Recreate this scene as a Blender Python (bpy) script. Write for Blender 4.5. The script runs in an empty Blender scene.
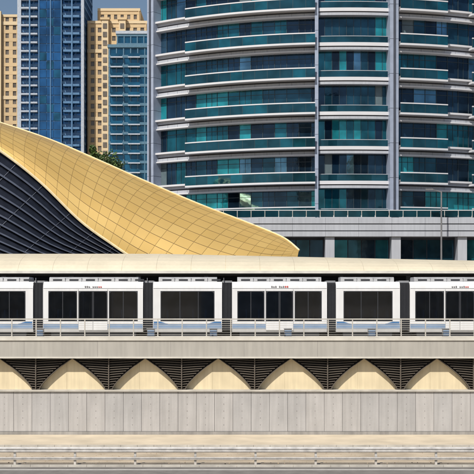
import bpy, math, random
from mathutils import Vector
random.seed(7)
sc = bpy.context.scene

# ------------------------------------------------------------------ materials
def mat(name, col, rough=0.6, metal=0.0, var=0.12, scale=1.5, bump=0.0, bscale=8.0, spec=0.5, streak=0.0):
    m = bpy.data.materials.new(name); m.use_nodes = True
    nt = m.node_tree; N = nt.nodes; L = nt.links
    b = N["Principled BSDF"]
    b.inputs["Roughness"].default_value = rough
    b.inputs["Metallic"].default_value = metal
    b.inputs["Specular IOR Level"].default_value = spec
    tc = N.new("ShaderNodeTexCoord")
    n = N.new("ShaderNodeTexNoise"); n.inputs["Scale"].default_value = scale
    n.inputs["Detail"].default_value = 6.0
    L.new(tc.outputs["Object"], n.inputs["Vector"])
    r = N.new("ShaderNodeMapRange")
    r.inputs["From Min"].default_value = 0.3; r.inputs["From Max"].default_value = 0.7
    r.inputs["To Min"].default_value = 1.0 - var; r.inputs["To Max"].default_value = 1.0 + var
    L.new(n.outputs["Fac"], r.inputs["Value"])
    val = r.outputs["Result"]
    if streak > 0:
        mp = N.new("ShaderNodeMapping"); mp.inputs["Scale"].default_value = (3.0, 3.0, 0.18)
        n2 = N.new("ShaderNodeTexNoise"); n2.inputs["Scale"].default_value = 1.6; n2.inputs["Detail"].default_value = 5
        L.new(tc.outputs["Object"], mp.inputs["Vector"]); L.new(mp.outputs[0], n2.inputs["Vector"])
        r2 = N.new("ShaderNodeMapRange"); r2.inputs["From Min"].default_value = 0.35; r2.inputs["From Max"].default_value = 0.65
        r2.inputs["To Min"].default_value = 1 - streak; r2.inputs["To Max"].default_value = 1.0
        L.new(n2.outputs["Fac"], r2.inputs["Value"])
        mu = N.new("ShaderNodeMath"); mu.operation = 'MULTIPLY'
        L.new(val, mu.inputs[0]); L.new(r2.outputs["Result"], mu.inputs[1]); val = mu.outputs[0]
    vm = N.new("ShaderNodeVectorMath"); vm.operation = 'SCALE'
    vm.inputs[0].default_value = col[:3]
    L.new(val, vm.inputs["Scale"])
    L.new(vm.outputs["Vector"], b.inputs["Base Color"])
    if bump > 0:
        nb = N.new("ShaderNodeTexNoise"); nb.inputs["Scale"].default_value = bscale
        nb.inputs["Detail"].default_value = 4
        L.new(tc.outputs["Object"], nb.inputs["Vector"])
        bp = N.new("ShaderNodeBump"); bp.inputs["Strength"].default_value = bump
        bp.inputs["Distance"].default_value = 0.05
        L.new(nb.outputs["Fac"], bp.inputs["Height"]); L.new(bp.outputs["Normal"], b.inputs["Normal"])
    return m
def seethrough(name, tint, fac):
    m = mat(name,(0.012,0.015,0.02),0.04,var=0.3,spec=1.0)
    nt=m.node_tree; N=nt.nodes; L=nt.links
    t=N.new("ShaderNodeBsdfTransparent"); t.inputs[0].default_value=(*tint,1)
    mx=N.new("ShaderNodeMixShader"); mx.inputs[0].default_value=fac
    L.new(N["Principled BSDF"].outputs[0],mx.inputs[1]); L.new(t.outputs[0],mx.inputs[2])
    L.new(mx.outputs[0],N["Material Output"].inputs[0])
    return m

# ------------------------------------------------------------------ mesh builder
class MB:
    def __init__(s): s.v=[]; s.f=[]; s.m=[]; s.mats=[]
    def mi(s, m):
        if m not in s.mats: s.mats.append(m)
        return s.mats.index(m)
    def poly(s, pts, m):
        i=len(s.v); s.v+= [tuple(p) for p in pts]; s.f.append(tuple(range(i,i+len(pts)))); s.m.append(s.mi(m))
    def hexa(s, p, m):
        i=len(s.v); s.v+=[tuple(q) for q in p]; k=s.mi(m)
        for f in ((3,2,1,0),(4,5,6,7),(0,1,5,4),(1,2,6,5),(2,3,7,6),(3,0,4,7)):
            s.f.append(tuple(i+a for a in f)); s.m.append(k)
    def box(s,x0,x1,y0,y1,z0,z1,m):
        s.hexa([(x0,y0,z0),(x1,y0,z0),(x1,y1,z0),(x0,y1,z0),(x0,y0,z1),(x1,y0,z1),(x1,y1,z1),(x0,y1,z1)],m)
    def extr(s, pts, a, b, m, axis='x'):
        n=len(pts); i=len(s.v); k=s.mi(m)
        def P(p,t): return (t,p[0],p[1]) if axis=='x' else (p[0],t,p[1])
        s.v+=[P(p,a) for p in pts]+[P(p,b) for p in pts]
        s.f.append(tuple(i+j for j in range(n))[::-1]); s.f.append(tuple(i+n+j for j in range(n)))
        s.m+=[k,k]
        for j in range(n):
            s.f.append((i+j,i+(j+1)%n,i+n+(j+1)%n,i+n+j)); s.m.append(k)
    def cyl(s, p0, p1, r0, r1, m, n=8):
        p0=Vector(p0); p1=Vector(p1); d=(p1-p0).normalized()
        a=d.orthogonal().normalized(); b=d.cross(a); i=len(s.v); k=s.mi(m)
        for p,r in ((p0,r0),(p1,r1)):
            for j in range(n):
                t=2*math.pi*j/n; s.v.append(tuple(p+a*math.cos(t)*r+b*math.sin(t)*r))
        for j in range(n): s.f.append((i+j,i+(j+1)%n,i+n+(j+1)%n,i+n+j)); s.m.append(k)
        s.f.append(tuple(i+j for j in range(n))[::-1]); s.f.append(tuple(i+n+j for j in range(n))); s.m+=[k,k]
    def obj(s,name,parent=None,smooth=False,merge=False):
        me=bpy.data.meshes.new(name); me.from_pydata(s.v,[],s.f)
        for m in s.mats: me.materials.append(m)
        me.polygons.foreach_set("material_index",s.m)
        me.update()
        import bmesh
        bm=bmesh.new(); bm.from_mesh(me)
        if merge: bmesh.ops.remove_doubles(bm,verts=bm.verts,dist=0.0005)
        bmesh.ops.recalc_face_normals(bm,faces=bm.faces); bm.to_mesh(me); bm.free()
        if smooth: me.polygons.foreach_set("use_smooth",[True]*len(me.polygons))
        o=bpy.data.objects.new(name,me); sc.collection.objects.link(o)
        if parent: o.parent=parent
        return o
def empty(name):
    o=bpy.data.objects.new(name,None); sc.collection.objects.link(o); return o

# ------------------------------------------------------------------ palette
M_sand=mat("sand",(0.44,0.37,0.28),0.95,var=0.22,scale=0.6,bump=0.4,bscale=5)
M_asph=mat("asphalt",(0.18,0.17,0.16),0.9,var=0.18,scale=1.2,bump=0.3,bscale=30)
M_pave=mat("paving",(0.58,0.50,0.38),0.9,var=0.14,scale=0.5)
M_kerb=mat("kerb",(0.45,0.43,0.39),0.85,var=0.2)
M_line=mat("road_paint",(0.75,0.75,0.72),0.7,var=0.15,scale=4)
M_wall=mat("wall_concrete",(0.40,0.395,0.40),0.85,var=0.07,scale=0.7,bump=0.15,streak=0.14)
M_wall2=mat("wall_concrete_b",(0.43,0.42,0.42),0.85,var=0.07,scale=0.7,bump=0.15,streak=0.16)
M_wallb=mat("wall_base",(0.31,0.30,0.29),0.9,var=0.2,scale=0.8,streak=0.2)
M_cap=mat("wall_cap",(0.46,0.44,0.40),0.8,var=0.15)
M_joint=mat("joint",(0.20,0.19,0.19),0.9)
M_tan=mat("tan_cladding",(0.70,0.60,0.41),0.7,var=0.08,scale=0.8,streak=0.12)
M_fas=mat("deck_fascia",(0.40,0.385,0.355),0.7,var=0.06,scale=0.5,streak=0.12)
M_fasl=mat("deck_fascia_trim",(0.58,0.56,0.51),0.6,var=0.1)
M_slat=mat("bracket_slat",(0.10,0.085,0.07),0.6)
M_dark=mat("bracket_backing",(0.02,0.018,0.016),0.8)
M_rail=mat("steel_rail",(0.56,0.54,0.50),0.4,0.3)
M_raild=mat("steel_rail_dark",(0.22,0.22,0.23),0.45,0.4)
M_galv=mat("galvanised",(0.56,0.55,0.54),0.5,0.3,var=0.2,scale=3)
M_white=mat("train_paint",(0.72,0.73,0.75),0.2,var=0.05,scale=0.8,streak=0.06)
M_grey=mat("train_grey",(0.24,0.25,0.27),0.45,var=0.2)
M_roof=mat("train_roof",(0.33,0.34,0.36),0.5,var=0.2,scale=2)
M_bel=mat("bellows_rubber",(0.025,0.028,0.036),0.7)
M_tg=seethrough("train_glass",(0.48,0.52,0.58),0.6)
M_blue=mat("train_blue",(0.07,0.18,0.38),0.3)
M_bstripe=mat("train_stripe",(0.20,0.30,0.46),0.3)
M_seat=mat("seat_fabric",(0.06,0.14,0.30),0.8)
M_int=mat("interior_panel",(0.45,0.45,0.43),0.6)
M_yel=mat("grab_pole",(0.6,0.45,0.08),0.4)
M_red=mat("mark_red",(0.55,0.06,0.05),0.5)
M_can=mat("canopy_panel",(0.64,0.58,0.45),0.5,var=0.07,scale=0.5,streak=0.05)
M_canw=mat("canopy_gutter",(0.62,0.60,0.55),0.5)
M_cand=mat("canopy_soffit",(0.04,0.038,0.035),0.8)
M_g=[mat("gold_panel_%d"%i,c,0.34,0.5,var=0.05,scale=0.2) for i,c in enumerate([(0.84,0.56,0.19),(0.87,0.59,0.205),(0.81,0.535,0.175)])]
M_gj=mat("gold_joint",(0.30,0.19,0.08),0.6)
M_gr=mat("gold_rim",(0.80,0.67,0.42),0.45)
M_sg=mat("shell_glass",(0.010,0.012,0.019),0.12,var=0.3)
M_sl=mat("shell_louvre",(0.09,0.105,0.145),0.4,0.3)
M_sp=mat("tower_spandrel",(0.42,0.445,0.50),0.4,var=0.07,scale=0.3,streak=0.10)
M_sp2=mat("tower_ledge",(0.60,0.61,0.65),0.4,var=0.05,scale=0.3)
M_spd=mat("tower_slot",(0.05,0.06,0.085),0.6)
M_col=mat("tower_column",(0.30,0.35,0.46),0.35,var=0.08)
def glass(name,c,metal=0.6,rough=0.03): return mat(name,c,rough,metal,var=0.45,scale=0.5,bump=0.08,bscale=0.5,spec=0.5)
M_tw=[glass("teal_glass_0",(0.015,0.065,0.105)),glass("teal_glass_1",(0.012,0.11,0.155)),glass("teal_glass_2",(0.010,0.028,0.055)),
      glass("teal_glass_3",(0.018,0.24,0.29),0.4),glass("teal_glass_4",(0.014,0.042,0.08)),glass("sky_glass",(0.09,0.20,0.30),0.85)]
M_cur=mat("curtain_glass",(0.10,0.14,0.16),0.15)
M_bg=glass("balcony_glass",(0.012,0.065,0.095),0.55,0.04)
M_mul=mat("mullion",(0.035,0.055,0.07),0.5)
M_bei=mat("beige_render",(0.56,0.42,0.25),0.85,var=0.08,scale=0.1)
M_bei2=mat("beige_trim",(0.62,0.50,0.33),0.85,var=0.05,scale=0.1)
M_beiw=mat("beige_windows",(0.14,0.12,0.10),0.2,var=0.5,scale=0.3)
M_blg=mat("blue_glass",(0.015,0.085,0.22),0.10,0.5,var=0.5,scale=0.15,spec=0.6)
M_blg2=mat("blue_glass_b",(0.012,0.09,0.17),0.10,0.5,var=0.5,scale=0.2,spec=0.6)
M_blt=mat("blue_trim",(0.07,0.17,0.32),0.5)
M_blt2=mat("teal_trim",(0.07,0.16,0.24),0.5)
M_blw=mat("pale_trim",(0.36,0.41,0.49),0.6)

# ------------------------------------------------------------------ ground, road
b=MB(); b.poly([(-3000,-1500,0),(3000,-1500,0),(3000,6000,0),(-3000,6000,0)],M_sand); b.obj("ground")
b=MB(); b.poly([(-400,-60,0.004),(400,-60,0.004),(400,-15.1,0.004),(-400,-15.1,0.004)],M_asph)
for y in (-16.15,-58.9): b.poly([(-400,y,0.008),(400,y,0.008),(400,y+0.18,0.008),(-400,y+0.18,0.008)],M_line)
for lane in (-26,-36.5,-47):
    for i in range(-30,30):
        b.poly([(i*9,lane,0.008),(i*9+3,lane,0.008),(i*9+3,lane+0.15,0.008),(i*9,lane+0.15,0.008)],M_line)
b.obj("road")
b=MB()
x=-120
while x<120:
    b.box(x,x+0.985,-15.1,-14.95,0,0.12,M_kerb); x+=1
b.obj("kerb")
b=MB()
x=-120
while x<120:
    b.box(x,x+0.985,-7.2,-7.0,0,0.15,M_kerb); x+=1
b.poly([(-400,-7.0,0.13),(400,-7.0,0.13),(400,-1.75,0.13),(-400,-1.75,0.13)],M_pave)
b.obj("pavement")
M_st=mat("stone",(0.33,0.27,0.2),0.95)
b=MB()
for _ in range(900):
    x=random.uniform(-30,30); y=random.uniform(-14,-7.3); r=random.uniform(0.015,0.05)
    b.hexa([(x-r,y-r,-0.01),(x+r,y-r*.8,-0.01),(x+r*.8,y+r,-0.01),(x-r,y+r*.9,-0.01),
            (x-r*.5,y-r*.5,r),(x+r*.6,y-r*.4,r*.9),(x+r*.4,y+r*.5,r),(x-r*.4,y+r*.5,r*.8)],M_st)
b.obj("gravel")

# ------------------------------------------------------------------ guardrail
b=MB()
gy=-14.3
def wbeam(z,k=1.0):
    pr=[(0,-0.15),(-0.04,-0.13),(-0.08,-0.09),(-0.08,-0.05),(-0.02,-0.015),(-0.02,0.015),(-0.08,0.05),(-0.08,0.09),(-0.04,0.13),(0,0.15)]
    fr=[(gy+p[0],z+p[1]*k) for p in pr]; bk=[(gy+p[0]+0.012,z+p[1]*k) for p in reversed(pr)]
    b.extr(fr+bk,-80,80,M_galv)
wbeam(0.82); wbeam(0.34,0.5)
for i in range(-24,25):
    x=i*3.25+1.0
    b.box(x-0.06,x+0.06,gy+0.03,gy+0.16,0,0.95,M_galv)
    b.box(x-0.09,x+0.09,gy-0.001,gy+0.03,0.68,0.95,M_raild)
    b.box(x-0.07,x+0.07,gy+0.012,gy+0.03,0.24,0.44,M_raild)
b.obj("guardrail")

# ------------------------------------------------------------------ retaining wall + viaduct
v=empty("tram_viaduct")
b=MB()
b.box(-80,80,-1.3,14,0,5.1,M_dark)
PW=1.19
x=-80.0
while x<80:
    m=M_wall if random.random()<0.6 else M_wall2
    b.box(x+0.01,x+PW-0.01,-1.72+random.uniform(0,0.008),-1.35,0.35,2.92,m)
    for zz in (0.75,1.2,1.65,2.1,2.55):
        b.box(x+PW/2-0.02,x+PW/2+0.02,-1.725,-1.70,zz,zz+0.04,M_joint)
    x+=PW
b.box(-80,80,-1.34,-1.3,0,2.95,M_joint)
b.box(-80,80,-1.76,-1.34,0,0.33,M_wallb)
b.box(-80,80,-1.84,-1.3,2.94,3.06,M_cap)
b.obj("retaining_wall",v)
b=MB()
x=-80.0
while x<80:
    b.box(x+0.004,x+2.371,-1.42,-1.3,3.06,5.1,M_tan); x+=2.375
b.obj("tan_cladding",v)
b=MB()
P=4.75; z0=3.06; z1=5.10
def hw(t): return P/2 - (P/2-0.22)*(1-max(0,t)**1.4)
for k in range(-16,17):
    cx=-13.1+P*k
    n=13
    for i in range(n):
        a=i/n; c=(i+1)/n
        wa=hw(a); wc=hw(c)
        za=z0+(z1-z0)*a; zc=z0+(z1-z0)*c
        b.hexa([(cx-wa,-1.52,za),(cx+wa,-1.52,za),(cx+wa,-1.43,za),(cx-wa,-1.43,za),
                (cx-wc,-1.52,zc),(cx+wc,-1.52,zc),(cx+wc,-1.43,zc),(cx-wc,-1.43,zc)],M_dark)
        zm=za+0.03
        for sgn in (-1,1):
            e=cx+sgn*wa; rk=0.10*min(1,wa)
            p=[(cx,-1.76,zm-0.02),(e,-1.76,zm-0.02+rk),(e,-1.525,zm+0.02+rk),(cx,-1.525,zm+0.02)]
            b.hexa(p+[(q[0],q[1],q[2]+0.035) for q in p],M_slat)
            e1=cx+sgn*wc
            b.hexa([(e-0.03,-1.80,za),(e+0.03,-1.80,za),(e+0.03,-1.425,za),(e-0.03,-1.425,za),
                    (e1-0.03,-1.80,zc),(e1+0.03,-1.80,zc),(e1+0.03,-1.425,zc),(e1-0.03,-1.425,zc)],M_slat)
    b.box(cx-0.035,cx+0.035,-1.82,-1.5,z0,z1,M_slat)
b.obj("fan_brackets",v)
b=MB()
b.box(-80,80,-2.12,14,5.12,6.40,M_fas)
b.box(-80,80,-2.20,-2.125,6.28,6.46,M_fasl)
b.box(-80,80,-2.19,-2.125,5.12,5.22,M_fasl)
x=-80.3
while x<80:
    b.box(x,x+0.012,-2.125,-2.11,5.22,6.28,M_joint); x+=4.75
b.box(-80,80,-2.20,-1.6,6.47,6.53,M_fasl)
b.box(-80,80,-0.5,3.0,6.402,6.5,M_cap)
b.box(-80,80,3.0,14,6.5,7.35,M_cap)
b.obj("deck",v)
b=MB(); ry=-1.95
x=-79.4
while x<80:
    b.box(x-0.035,x+0.035,ry-0.03,ry+0.05,6.53,7.66,M_rail)
    b.box(x-0.08,x+0.08,ry-0.07,ry+0.09,6.531,6.56,M_rail)
    x+=1.58
b.box(-80,80,ry-0.04,ry+0.04,7.62,7.70,M_rail)
for z in (6.66,6.80,6.94,7.08,7.22,7.36,7.5): b.box(-80,80,ry-0.012,ry+0.012,z,z+0.022,M_rail)
b.obj("viaduct_railing")
b=MB()
for x in (-13.2,-5.9,-1.8,3.1,8.6,13.5):
    b.box(x,x+0.5,-1.2,-0.9,6.41,7.0,M_raild)
    b.box(x+0.03,x+0.47,-1.22,-1.2,6.58,6.94,M_bstripe)
    b.box(x-0.03,x+0.53,-1.24,-0.87,7.0,7.03,M_grey)
b.obj("trackside_cabinets")

# ------------------------------------------------------------------ tram
tram=empty("tram")
ZS=7.48; ZT=9.5
low=[(0.10,6.78),(0.0,7.0),(0.0,ZS),(2.65,ZS),(2.65,7.0),(2.55,6.78)]
up=[(0.0,ZT),(0.0,9.62),(0.05,9.85),(0.16,10.03),(0.34,10.12),(2.31,10.12),(2.49,10.03),(2.60,9.85),(2.65,9.62),(2.65,ZT)]
def window(b,x0,x1,splits=()):
    f=0.05; z0,z1=ZS,ZT
    for (xa,xb,za,zb) in ((x0,x1,z0,z0+f),(x0,x1,z1-f,z1),(x0,x0+f,z0+f,z1-f),(x1-f,x1,z0+f,z1-f)):
        b.box(xa,xb,-0.008,0.06,za,zb,M_bel)
    r=0.16
    for (cx,cz,sx,sz) in ((x0+f,z0+f,1,1),(x1-f,z0+f,-1,1),(x0+f,z1-f,1,-1),(x1-f,z1-f,-1,-1)):
        pts=[(cx,cz),(cx+sx*r,cz)]+[(cx+sx*r*(1-math.sin(math.radians(a))),cz+sz*r*(1-math.cos(math.radians(a)))) for a in (22,45,68)]+[(cx,cz+sz*r)]
        b.extr(pts,-0.006,0.03,M_bel,'y')
    b.box(x0+f,x1-f,0.012,0.02,z0+f,z1-f,M_tg)
    b.box(x0+f,x1-f,2.63,2.638,z0+f,z1-f,M_tg)
    for s in splits:
        xx=x0+(x1-x0)*s; b.box(xx-0.025,xx+0.025,-0.006,0.05,z0+f,z1-f,M_bel)
def module(x0,x1,kind,name):
    b=MB(); b.extr(low,x0,x1,M_white); b.extr(up,x0,x1,M_white)
    L=x1-x0
    fp=[(0.38,10.12),(0.46,10.38),(0.6,10.44),(2.05,10.44),(2.19,10.38),(2.27,10.12)]
    b.extr(fp,x0+0.35,x1-0.35,M_roof)
    for k in range(int(L/1.1)):
        xx=x0+0.6+k*1.1
        b.box(xx,xx+0.6,0.39,0.46,10.18,10.30,M_bel)
        b.box(xx+0.8,xx+0.83,0.37,0.5,10.13,10.38,M_grey)
    b.box(x0+0.02,x1-0.02,-0.006,0.02,9.66,9.685,M_raild)
    b.box(x0+0.02,x1-0.02,-0.008,0.02,7.0,7.27,M_bstripe)
    b.box(x0+0.02,x1-0.02,-0.006,0.02,7.28,7.295,M_raild)
    wins=[]
    if kind=='d':
        w=(L-0.9)/3
        for j in range(3):
            a=x0+0.35+j*(w+0.1); wins.append((a,a+w))
            if j==1:
                window(b,a,a+w,(0.48,0.52))
                b.box(a-0.01,a+w+0.01,-0.010,-0.001,6.9,ZS-0.01,M_white)
                b.box(a+w/2-0.01,a+w/2+0.01,-0.014,-0.004,6.9,ZS-0.012,M_bel)
                for xx in (a-0.02,a+w+0.005): b.box(xx,xx+0.015,-0.012,0.0,6.9,9.62,M_raild)
            else: window(b,a,a+w,(0.5,))
    else:
        wins.append((x0+0.5,x1-0.5)); window(b,x0+0.5,x1-0.5,(0.36,0.7))
        for sx,e in ((1,x0+0.05),(-1,x1-0.05)):
            b.extr([(e,7.3),(e+sx*0.95,7.3),(e+sx*0.45,7.46),(e,7.46)],-0.008,0.01,M_blue,'y')
    xs=[x0]+[q for wv in wins for q in wv]+[x1]
    for i in range(0,len(xs),2):
        for (ya,yb) in ((0.0,0.07),(2.58,2.65)): b.box(xs[i],xs[i+1],ya,yb,ZS+0.001,ZT-0.001,M_white)
    for (xa,xb) in ((x0,x0+0.05),(x1-0.05,x1)):
        b.box(xa,xb,0.071,0.7,ZS+0.001,ZT-0.001,M_int); b.box(xa,xb,1.95,2.579,ZS+0.001,ZT-0.001,M_int)
    x=x0+0.5
    while x<x1-0.7:
        if not (kind=='d' and wins[1][0]-0.3<x<wins[1][1]-0.1):
            for yy in (0.25,1.75):
                b.box(x,x+0.45,yy,yy+0.75,ZS+0.002,ZS+0.14,M_seat)
                b.box(x+0.4,x+0.5,yy,yy+0.75,ZS+0.142,8.25,M_seat)
        if random.random()<0.5: b.cyl((x-0.1,1.3,ZS),(x-0.1,1.3,ZT),0.02,0.02,M_yel,6)
        x+=0.85
    b.box(x0+0.1,x1-0.1,1.1,1.5,9.46,9.499,M_int)
    b.box(x0+0.2,x1-0.2,0.98,1.0,9.15,9.18,M_yel)
    b.box(x0+0.5,x1-0.5,0.25,2.4,6.5,6.8,M_bel)
    if kind=='d':
        cx=(x0+x1)/2
        for j in range(9):
            if j in (3,): continue
            b.box(cx-0.55+j*0.13,cx-0.55+j*0.13+0.08,-0.008,0.01,9.73,9.73+random.choice((0.08,0.11)),M_red if j>6 else M_raild)
    b.obj(name,tram)
mods=[(-25.5,-18.8,'d'),(-18.2,-13.6,'s'),(-12.93,-6.27,'d'),(-5.6,-1.0,'s'),(-0.33,6.0,'d'),(6.6,10.87,'s'),(11.53,18.2,'d'),(18.8,23.4,'s'),(24.0,30.5,'d')]
for i,(a,c,k) in enumerate(mods): module(a,c,k,"car_module_%d"%i)
b=MB()
for i in range(len(mods)-1):
    a=mods[i][1]; c=mods[i+1][0]; n=7
    for j in range(n):
        xa=a+(c-a)*j/n; xc=a+(c-a)*(j+0.55)/n; xe=a+(c-a)*(j+1)/n
        b.box(xa,xc,0.10,2.5,6.9,10.05,M_bel); b.box(xc,xe,0.18,2.4,6.95,9.95,M_bel)
    b.box(a,c,0.5,2.1,10.06,10.2,M_grey)
b.obj("bellows",tram)

# ------------------------------------------------------------------ station platform + canopy
st=empty("station_platform")
b=MB()
def ctop(x):
    t=min(1,max(0,(x+6)/24)); return 1.0-0.36*t
xs=[-80+i*2.4 for i in range(67)]
cp=[(2.95,0.0),(3.1,0.20),(3.4,0.45),(4.0,0.76),(4.8,1.0),(5.8,1.2),(7.0,1.36),(8.2,1.44)]
for i in range(len(xs)-1):
    xa=xs[i]+0.005; xb=xs[i+1]-0.005
    for j in range(len(cp)-1):
        y0,h0=cp[j]; y1,h1=cp[j+1]
        A=ctop(xa); B=ctop(xb); Z=10.88
        b.hexa([(xa,y0,Z+h0*A-0.08),(xb,y0,Z+h0*B-0.08),(xb,y1,Z+h1*B-0.08),(xa,y1,Z+h1*A-0.08),
                (xa,y0,Z+h0*A),(xb,y0,Z+h0*B),(xb,y1,Z+h1*B),(xa,y1,Z+h1*A)],M_can)
b.box(-80,78,2.72,2.95,10.74,10.92,M_canw)
b.box(-80,78,2.96,10,10.62,10.76,M_cand)
b.obj("canopy",st)
b=MB()
for i in range(34):
    x=-79+i*4.8
    b.box(x-0.15,x+0.15,5.0,5.3,7.35,10.62,M_grey)
b.box(-80,78,9.6,9.8,7.35,10.62,M_spd)
for i in range(66):
    x=-79+i*2.4
    b.box(x,x+2.3,9.5,9.598,7.5,10.2,M_tw[2] if i%3 else M_int)
for i in range(16):
    x=-70+i*9.6
    b.box(x,x+2.2,6.2,6.7,7.75,7.83,M_int); b.box(x+0.1,x+0.2,6.3,6.6,7.35,7.75,M_raild); b.box(x+2.0,x+2.1,6.3,6.6,7.35,7.75,M_raild)
b.obj("platform_fittings",st)

# ------------------------------------------------------------------ station shell
sh=empty("station_shell_roof")
T=[(-28.0,31,27.4),(-22.3,31,25.6),(-17.6,31,24.0),(-12.9,31,22.0),(-8.2,31,19.9),(-3.5,31,17.9),(1.2,31,16.1),(4.3,30.3,14.75),(5.75,29,13.5)]
B=[(-26.4,25,25.6),(-21.1,25,22.2),(-17.5,25,19.4),(-14,25,16.0),(-11.3,25,14.0),(-8.6,25,12.3),(-4.2,25,10.4),(0.6,25.5,10.0),(5.5,28,12.6)]
C=[(-38,20,9),(-31,20,9),(-26,20,9),(-21,20.5,9),(-15.5,21,9),(-9.5,22,9),(-5,23,9)]
def cat(pts,u):
    n=len(pts)-1; t=u*n; i=min(int(t),n-1); f=t-i
    g=lambda k: Vector(pts[min(max(k,0),n)])
    p0,p1,p2,p3=g(i-1),g(i),g(i+1),g(i+2)
    return 0.5*((2*p1)+(p2-p0)*f+(2*p0-5*p1+4*p2-p3)*f*f+(3*p1-p0-3*p2+p3)*f**3)
def S(u,vv,off=0.0,back=False):
    t=cat(T,u); bo=cat(B,u)
    x=t.x+(bo.x-t.x)*vv
    z=t.z+(bo.z-t.z)*(1-math.cos(vv*math.pi/2))*0.72+(bo.z-t.z)*vv*0.28
    y=t.y+(bo.y-t.y)*math.sin(vv*math.pi/2)-off
    if back: y=2*t.y-y
    return Vector((x,y,z))
NU,NV=30,10
b=MB(); bj=MB()
for i in range(NU):
    for j in range(NV):
        u0,u1=i/NU,(i+1)/NU; v0,v1=j/NV,(j+1)/NV
        gu=0.010/NU; gv=0.026/NV
        m=M_g[random.choice((0,0,1,2))]
        us=[u0+gu,(2*u0+u1)/3,(u0+2*u1)/3,u1-gu]; vs=[v0+gv,(v0+v1)/2,v1-gv]
        for a in range(3):
            for c in range(2):
                b.poly([S(us[a],vs[c],0.04),S(us[a+1],vs[c],0.04),S(us[a+1],vs[c+1],0.04),S(us[a],vs[c+1],0.04)],m)
                ua,ub=u0+(u1-u0)*a/3,u0+(u1-u0)*(a+1)/3; va,vb=v0+(v1-v0)*c/2,v0+(v1-v0)*(c+1)/2
                bj.poly([S(ua,va),S(ub,va),S(ub,vb),S(ua,vb)],M_gj)
        bj.poly([S(u0,v0,0,True),S(u1,v0,0,True),S(u1,v1,0,True),S(u0,v1,0,True)],M_g[0])
b.obj("gold_panels",sh,smooth=True,merge=True); bj.obj("gold_backing",sh)
b=MB()
for i in range(60):
    b.cyl(cat(T,i/60),cat(T,(i+1)/60),0.10,0.10,M_gr,6)
    b.cyl(cat(B,i/60)-Vector((0,.05,0)),cat(B,(i+1)/60)-Vector((0,.05,0)),0.12,0.12,M_gr,6)
b.obj("rim",sh)
b=MB(); NS=19; NW=26
def D(u,w):
    bo=cat(B,u*0.75); c=cat(C,u)
    p=bo.lerp(c,w); p.y=bo.y+0.3+(c.y-bo.y)*math.sin(w*math.pi/2); return p
for i in range(NW):
    for j in range(NS):
        u0,u1=i/NW,(i+1)/NW; w0,w1=j/NS,(j+1)/NS
        b.poly([D(u0,w0),D(u1,w0),D(u1,w1),D(u0,w1)],M_sg)
        o=Vector((0,-0.22,0.02)); wm=w0+(w1-w0)*0.2
        a0,a1=D(u0,w0),D(u1,w0); c0,c1=D(u0,wm),D(u1,wm)
        b.hexa([a0,a1,a1+o,a0+o,c0,c1,c1+o*1.2,c0+o*1.2],M_sl)
    if i%3==0:
        for j in range(NS): b.cyl(D(i/NW,j/NS)-Vector((0,.05,0)),D(i/NW,(j+1)/NS)-Vector((0,.05,0)),0.03,0.03,M_sl,5)
b.obj("louvred_glazing",sh)

# ------------------------------------------------------------------ curved residential tower
tw=empty("curved_glass_tower")
CX,CY,R=13.0,93.0,38.0
def AP(th,r,z): a=math.radians(th); return (CX+r*math.sin(a),CY-r*math.cos(a),z)
def arc(b,t0,t1,r0,r1,z0,z1,m,step=1.5):
    n=max(1,int(round(abs(t1-t0)/step)))
    for i in range(n):
        a=t0+(t1-t0)*i/n; c=t0+(t1-t0)*(i+1)/n
        b.hexa([AP(a,r1,z0),AP(c,r1,z0),AP(c,r0,z0),AP(a,r0,z0),AP(a,r1,z1),AP(c,r1,z1),AP(c,r0,z1),AP(a,r0,z1)],m)
A0,A1=-37.5,37.5
bs=MB(); bgm=MB(); bb=MB()
FH=4.0; ZB=21.7
levels=[ZB+FH*k for k in range(-5,15)]
arc(bgm,A0,A1,36.0,36.6,0,levels[-1]+3,M_spd,3)
cur=[M_tw[0],0]
def pick():
    if cur[1]<=0:
        cur[0]=random.choices(M_tw,(3,2.4,5,1.8,5,1.0))[0]; cur[1]=random.randint(1,4)
    cur[1]-=1
    r=random.random()
    return M_cur if r<0.03 else (random.choice(M_tw) if r<0.17 else cur[0])
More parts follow.
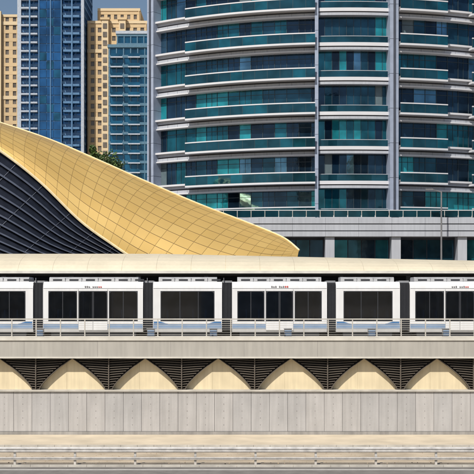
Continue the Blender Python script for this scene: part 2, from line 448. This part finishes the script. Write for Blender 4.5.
for z in levels:
    for (t0,t1) in ((A0,-5.6),(7.4,A1)):
        arc(bs,t0,t1,36.6,38.0,z+0.05,z+0.40,M_sp)
        arc(bs,t0,t1,36.6,37.7,z+0.40,z+0.56,M_spd)
        arc(bs,t0,t1,36.6,38.0,z+0.56,z+0.90,M_sp)
        arc(bs,t0,t1,36.6,38.38,z+0.90,z+1.12,M_sp2)
        arc(bs,t0,t1,36.6,38.22,z-0.10,z+0.05,M_sp2)
        t=t0+1
        while t<t1: arc(bs,t,t+0.035,37.9,38.004,z+0.05,z+0.40,M_spd,9); t+=2.2
        t=t0
        while t<t1-0.1:
            w=min(2.2,t1-t)
            zt=z+FH-0.10
            arc(bgm,t+0.03,t+w-0.03,37.1,37.3,z+1.12,zt,pick(),3)
            arc(bgm,t-0.03,t+0.03,37.0,37.38,z+1.12,zt,M_mul,9)
            if random.random()<0.35: arc(bgm,t+w/2-0.02,t+w/2+0.02,37.0,37.35,z+1.12,zt,M_mul,9)
            t+=w
        arc(bgm,t0,t1,37.2,37.34,z+3.25,z+3.3,M_mul)
    arc(bs,-5.6,7.4,35.2,38.0,z+0.15,z+0.46,M_sp)
    arc(bs,-5.6,7.4,35.2,37.8,z+0.46,z+0.58,M_spd)
    arc(bs,-5.6,7.4,35.2,38.1,z+0.58,z+0.98,M_sp2)
    t=-5.6
    while t<7.3:
        arc(bgm,t+0.03,t+1.27,36.85,37.0,z+0.98,z+FH+0.15,pick(),3)
        arc(bgm,t-0.03,t+0.03,36.8,37.06,z+0.98,z+FH+0.15,M_mul,9); t+=1.3
    arc(bb,-5.2,7.0,37.7,37.74,z+0.98,z+1.75,M_bg,1.5)
    arc(bb,-5.2,7.0,37.68,37.76,z+1.75,z+1.81,M_sp,1.5)
    for (t0,t1) in ((-29.5,-5.9),(8.6,17.2),(22,33)):
        arc(bs,t0,t1,38.0,39.0,z+0.58,z+0.80,M_sp2)
        t=t0
        while t<t1-0.1:
            w=min(2.2,t1-t)
            arc(bb,t+0.02,t+w-0.02,38.92,38.96,z+0.82,z+1.80,M_bg if random.random()<0.8 else M_tw[1],3)
            arc(bb,t-0.02,t+0.02,38.9,38.98,z+0.80,z+1.82,M_mul,9)
            t+=w
        arc(bb,t0,t1,38.88,39.0,z+1.82,z+1.95,M_sp2)
ztop=levels[-1]+4.5
arc(bs,A0,A1,25,38.4,ztop-0.8,ztop,M_sp,3)
for th,w in ((-37.5,0.75),(-5.7,0.3),(7.6,0.75)):
    zb=19 if th>0 else 0
    z=zb
    while z<ztop-0.1:
        z2=min(ztop,z+FH)
        arc(bs,th-w,th+w,36.5,38.75 if w>0.5 else 38.5,z+0.02,z2-0.02,M_col,2); z=z2
    if w>0.5: arc(bs,th-w*0.2,th+w*0.2,38.75,38.9,zb,ztop,M_spd,2)
yb=CY-38*math.cos(math.radians(37.5))
bs.box(-9.9,35.9,yb+0.6,CY+8,0,ztop,M_spd)
for z in levels: bs.box(-10.2,36.2,yb+0.9,CY+8.3,z,z+1.2,M_sp)
bs.obj("floor_bands",tw); bgm.obj("windows",tw); bb.obj("balconies",tw)

# podium
pd=empty("podium_building")
b=MB()
b.box(-12,60,49,60,0,15.8,M_spd)
x=-12
while x<60:
    for (za,zb,yy) in ((15.8,16.35,47.0),(16.45,17.1,47.05),(17.2,17.85,47.0)): b.box(x+0.01,x+3.59,yy,48.9,za,zb,M_sp)
    x+=3.6
b.box(-12,60,47.3,60,15.9,17.8,M_spd)
b.box(-12,60,47.6,60,11.9,12.2,M_sp)
x=-12
while x<60:
    b.box(x,x+1.0,47.3,49.5,0,15.8,M_sp)
    for k in range(4):
        a=x+1.15+k*1.5
        b.box(a,a+1.4,48.9,48.99,12.3,15.5,random.choice(M_tw[:3]+M_tw[4:5]))
        b.box(a,a+1.4,48.9,48.99,8.3,11.7,random.choice(M_tw[:3]+M_tw[4:5]))
    x+=7.2
x=-12
while x<60:
    b.box(x,x+0.06,47.1,47.16,17.85,18.6,M_rail); b.box(x+0.07,x+1.45,47.11,47.13,17.9,18.6,M_bg); x+=1.5
b.box(-12,60,47.08,47.16,18.6,18.68,M_sp2)
b.obj("podium_structure",pd)

# ------------------------------------------------------------------ generic towers
def tower(name,x0,x1,y0,y1,H,fh,bay,mg,mw,mt,pier=0.35,sp=0.35,z0=0,parent=None,band_every=0,off=0.3):
    p=parent or empty(name)
    b=MB(); b.box(x0,x1,y0,y1,z0,H,mg)
    z=z0; k=0
    while z<H-0.1:
        o=off+0.05+(0.25 if band_every and k%band_every==0 else 0)
        b.box(x0-o,x1+o,y0-o,y1+o,z,min(H,z+fh*sp),mt if band_every and k%band_every==0 else mw); z+=fh; k+=1
    n=max(1,int(round((x1-x0)/bay))); bw=(x1-x0)/n
    for i in range(n+1):
        x=x0+i*bw
        for (ya,yb2) in ((y0-off,y0),(y1,y1+off)): b.box(x-bay*pier/2,x+bay*pier/2,ya,yb2,z0,H,mw)
    n=max(1,int(round((y1-y0)/bay))); bw=(y1-y0)/n
    for i in range(n+1):
        y=y0+i*bw
        for (xa,xb) in ((x0-off,x0),(x1,x1+off)): b.box(xa,xb,y-bay*pier/2,y+bay*pier/2,z0,H,mw)
    b.box(x0-off-.3,x1+off+.3,y0-off-.3,y1+off+.3,H,H+1.0,mt)
    b.obj("tower_body",p); return p
p=tower("beige_apartment_tower",-56,-34.5,351,378,113.5,3.2,2.6,M_beiw,M_bei,M_bei2,0.5,0.42,band_every=8)
tower("",-52.5,-37.5,354,374,119,3.2,2.6,M_beiw,M_bei,M_bei2,0.5,0.42,z0=114.5,parent=p)
for (xa,xb) in ((-51,-48.5),(-44.5,-42)):
    bq=MB(); bq.box(xa,xb,348.8,350.6,10,114.5,M_bei2)
    for k in range(32): bq.box(xa+0.5,xb-0.5,348.6,348.79,12+k*3.2,13.9+k*3.2,M_beiw)
    bq.box(xa-0.5,xb+0.5,348.4,350.9,114.5,115.3,M_bei)
    bq.obj("projecting_bay",p)
p=tower("beige_apartment_tower",-108,-84.5,375,400,122,3.3,3.1,M_beiw,M_bei,M_bei2,0.5,0.42,band_every=9)
bq=MB(); bq.box(-98,-94,373,374.6,10,124,M_bei2)
for k in range(34): bq.box(-97.2,-94.8,372.8,372.99,12+k*3.3,13.9+k*3.3,M_beiw)
bq.obj("projecting_bay",p)
p=tower("blue_glass_tower",-81,-57.5,345,370,150,3.2,2.6,M_blg,M_blt,M_blt,0.12,0.3)
bq=MB()
bq.box(-81.8,-80.4,343.8,345,0,150,M_blw); bq.box(-58.1,-57.0,343.8,345,0,150,M_blw)
for k in range(46):
    for q in range(3):
        xx=-73.4+q*2.65
        bq.box(xx,xx+2.5,343.3,344.6,2+k*3.2,2+k*3.2+2.9,M_blg if (k+q)%5 else M_blg2)
bq.box(-73.4,-65.6,343.5,344.5,0,150,M_blt)
for xx in (-73.8,-69.5,-65.5): bq.box(xx,xx+0.35,343.0,343.29,0,150,M_blt)
for k in range(46):
    bq.box(-80.3,-74.2,343.0,344.6,2+k*3.2,2.6+k*3.2,M_blw)
    bq.box(-64.6,-58.6,343.0,344.6,2+k*3.2,2.8+k*3.2,M_blt)
for xx in (-77.3,-61.6): bq.box(xx,xx+0.5,342.8,342.99,0,150,M_blt)
bq.obj("balcony_stack",p)
p=tower("teal_apartment_tower",-42.5,-26,300,322,93,3.2,2.2,M_blg2,M_blt2,M_blt2,0.16,0.28)
tower("",-40,-29,302,320,98,3.2,2.2,M_blg2,M_blt2,M_blw,0.16,0.28,z0=94,parent=p)
bq=MB()
for k in range(28):
    for xa in (-42,-36.2):
        bq.box(xa,xa+4.0,298.4,299.5,3+k*3.2,3.4+k*3.2,M_blw)
        bq.box(xa+0.1,xa+3.9,298.45,298.5,3.4+k*3.2,4.4+k*3.2,M_blg2)
bq.obj("balconies",p)

# ------------------------------------------------------------------ trees behind station
M_bark=mat("bark",(0.10,0.07,0.045),0.95)
M_lf=[mat("leaf_%d"%i,c,0.6,var=0.3,scale=2) for i,c in enumerate([(0.06,0.11,0.025),(0.10,0.16,0.035),(0.035,0.065,0.018)])]
def tree(name,x,y,h,cr):
    p=empty(name); b=MB()
    b.cyl((x,y,0),(x+0.2,y,h*0.6),0.45,0.28,M_bark,10)
    b.cyl((x+0.2,y,h*0.6),(x,y,h*0.85),0.28,0.12,M_bark,8)
    ends=[]
    for i in range(11):
        a=i*2.4; L=cr*random.uniform(0.35,0.85); zz=h*random.uniform(0.5,0.66)
        e=Vector((x+math.cos(a)*L,y+math.sin(a)*L,h*random.uniform(0.76,0.94)))
        b.cyl((x+0.2,y,zz-h*0.05),e,0.16,0.05,M_bark,6); ends.append(e)
    b.obj("trunk",p)
    l=MB(); cl=[]
    for e in ends:
        for _ in range(6): cl.append(e+Vector((random.gauss(0,cr*0.2),random.gauss(0,cr*0.2),random.gauss(0,h*0.03))))
    for c in cl:
        r=random.uniform(0.4,0.9); mm=random.choice(M_lf)
        for _ in range(110):
            d=Vector((random.gauss(0,1),random.gauss(0,1),random.gauss(0,1))).normalized()*r*random.random()**0.4
            q=c+d; a=Vector((random.gauss(0,1),random.gauss(0,1),random.gauss(0,1))).normalized()*random.uniform(.10,.2)
            bb2=a.orthogonal().normalized()*random.uniform(.06,.12)
            l.poly([q-a,q+bb2,q+a,q-bb2],mm if random.random()<0.7 else random.choice(M_lf))
    l.obj("foliage",p)
tree("street_tree",-15.9,43,25.2,1.7)
tree("street_tree",-13.9,44,24.7,1.7)

# ------------------------------------------------------------------ lamp behind the station
b=MB()
b.cyl((21.8,45.0,0),(21.8,45.0,20.5),0.13,0.08,M_raild,8)
b.cyl((21.8,45.0,20.4),(20.8,45.0,20.7),0.06,0.05,M_raild,6)
b.box(20.1,20.9,44.8,45.2,20.62,20.76,M_raild)
b.obj("street_lamp")

# ------------------------------------------------------------------ unseen towers added behind the viewpoint for reflections in the glass
tower("reflection_tower",-70,-35,-230,-200,70,3.4,3.2,M_beiw,M_bei,M_bei2,0.45,0.4)
tower("reflection_tower",-10,15,-260,-235,85,3.4,3.2,M_blg,M_blt,M_blw,0.2,0.35)
tower("reflection_tower",45,80,-240,-210,60,3.4,3.2,M_beiw,M_bei2,M_bei2,0.45,0.4)

# ------------------------------------------------------------------ light
el=math.radians(47); sd=Vector((-0.46,-0.88,0)).normalized()
sun=bpy.data.lights.new("sun","SUN"); sun.energy=4.7; sun.angle=math.radians(0.53); sun.color=(1.0,0.94,0.84)
so=bpy.data.objects.new("sun",sun); sc.collection.objects.link(so)
S3=Vector((sd.x*math.cos(el),sd.y*math.cos(el),math.sin(el)))
so.rotation_euler=S3.to_track_quat('Z','Y').to_euler()
w=bpy.data.worlds.new("World"); sc.world=w; w.use_nodes=True
nt=w.node_tree; bg=nt.nodes["Background"]; sk=nt.nodes.new("ShaderNodeTexSky")
sk.sky_type='NISHITA'; sk.sun_disc=False; sk.sun_elevation=el; sk.sun_rotation=math.atan2(sd.x,sd.y)
sk.dust_density=1.5
nt.links.new(sk.outputs[0],bg.inputs[0]); bg.inputs[1].default_value=0.08
sc.view_settings.view_transform='Standard'; sc.view_settings.look='None'; sc.view_settings.exposure=0

# ------------------------------------------------------------------ camera
cam=bpy.data.cameras.new("camera"); co=bpy.data.objects.new("camera",cam); sc.collection.objects.link(co)
co.location=(0,-75,8.9); co.rotation_euler=(math.radians(90),0,0)
cam.sensor_width=36; cam.lens=36*1125/474; cam.shift_y=(300-237)/474
cam.clip_end=8000
sc.camera=co
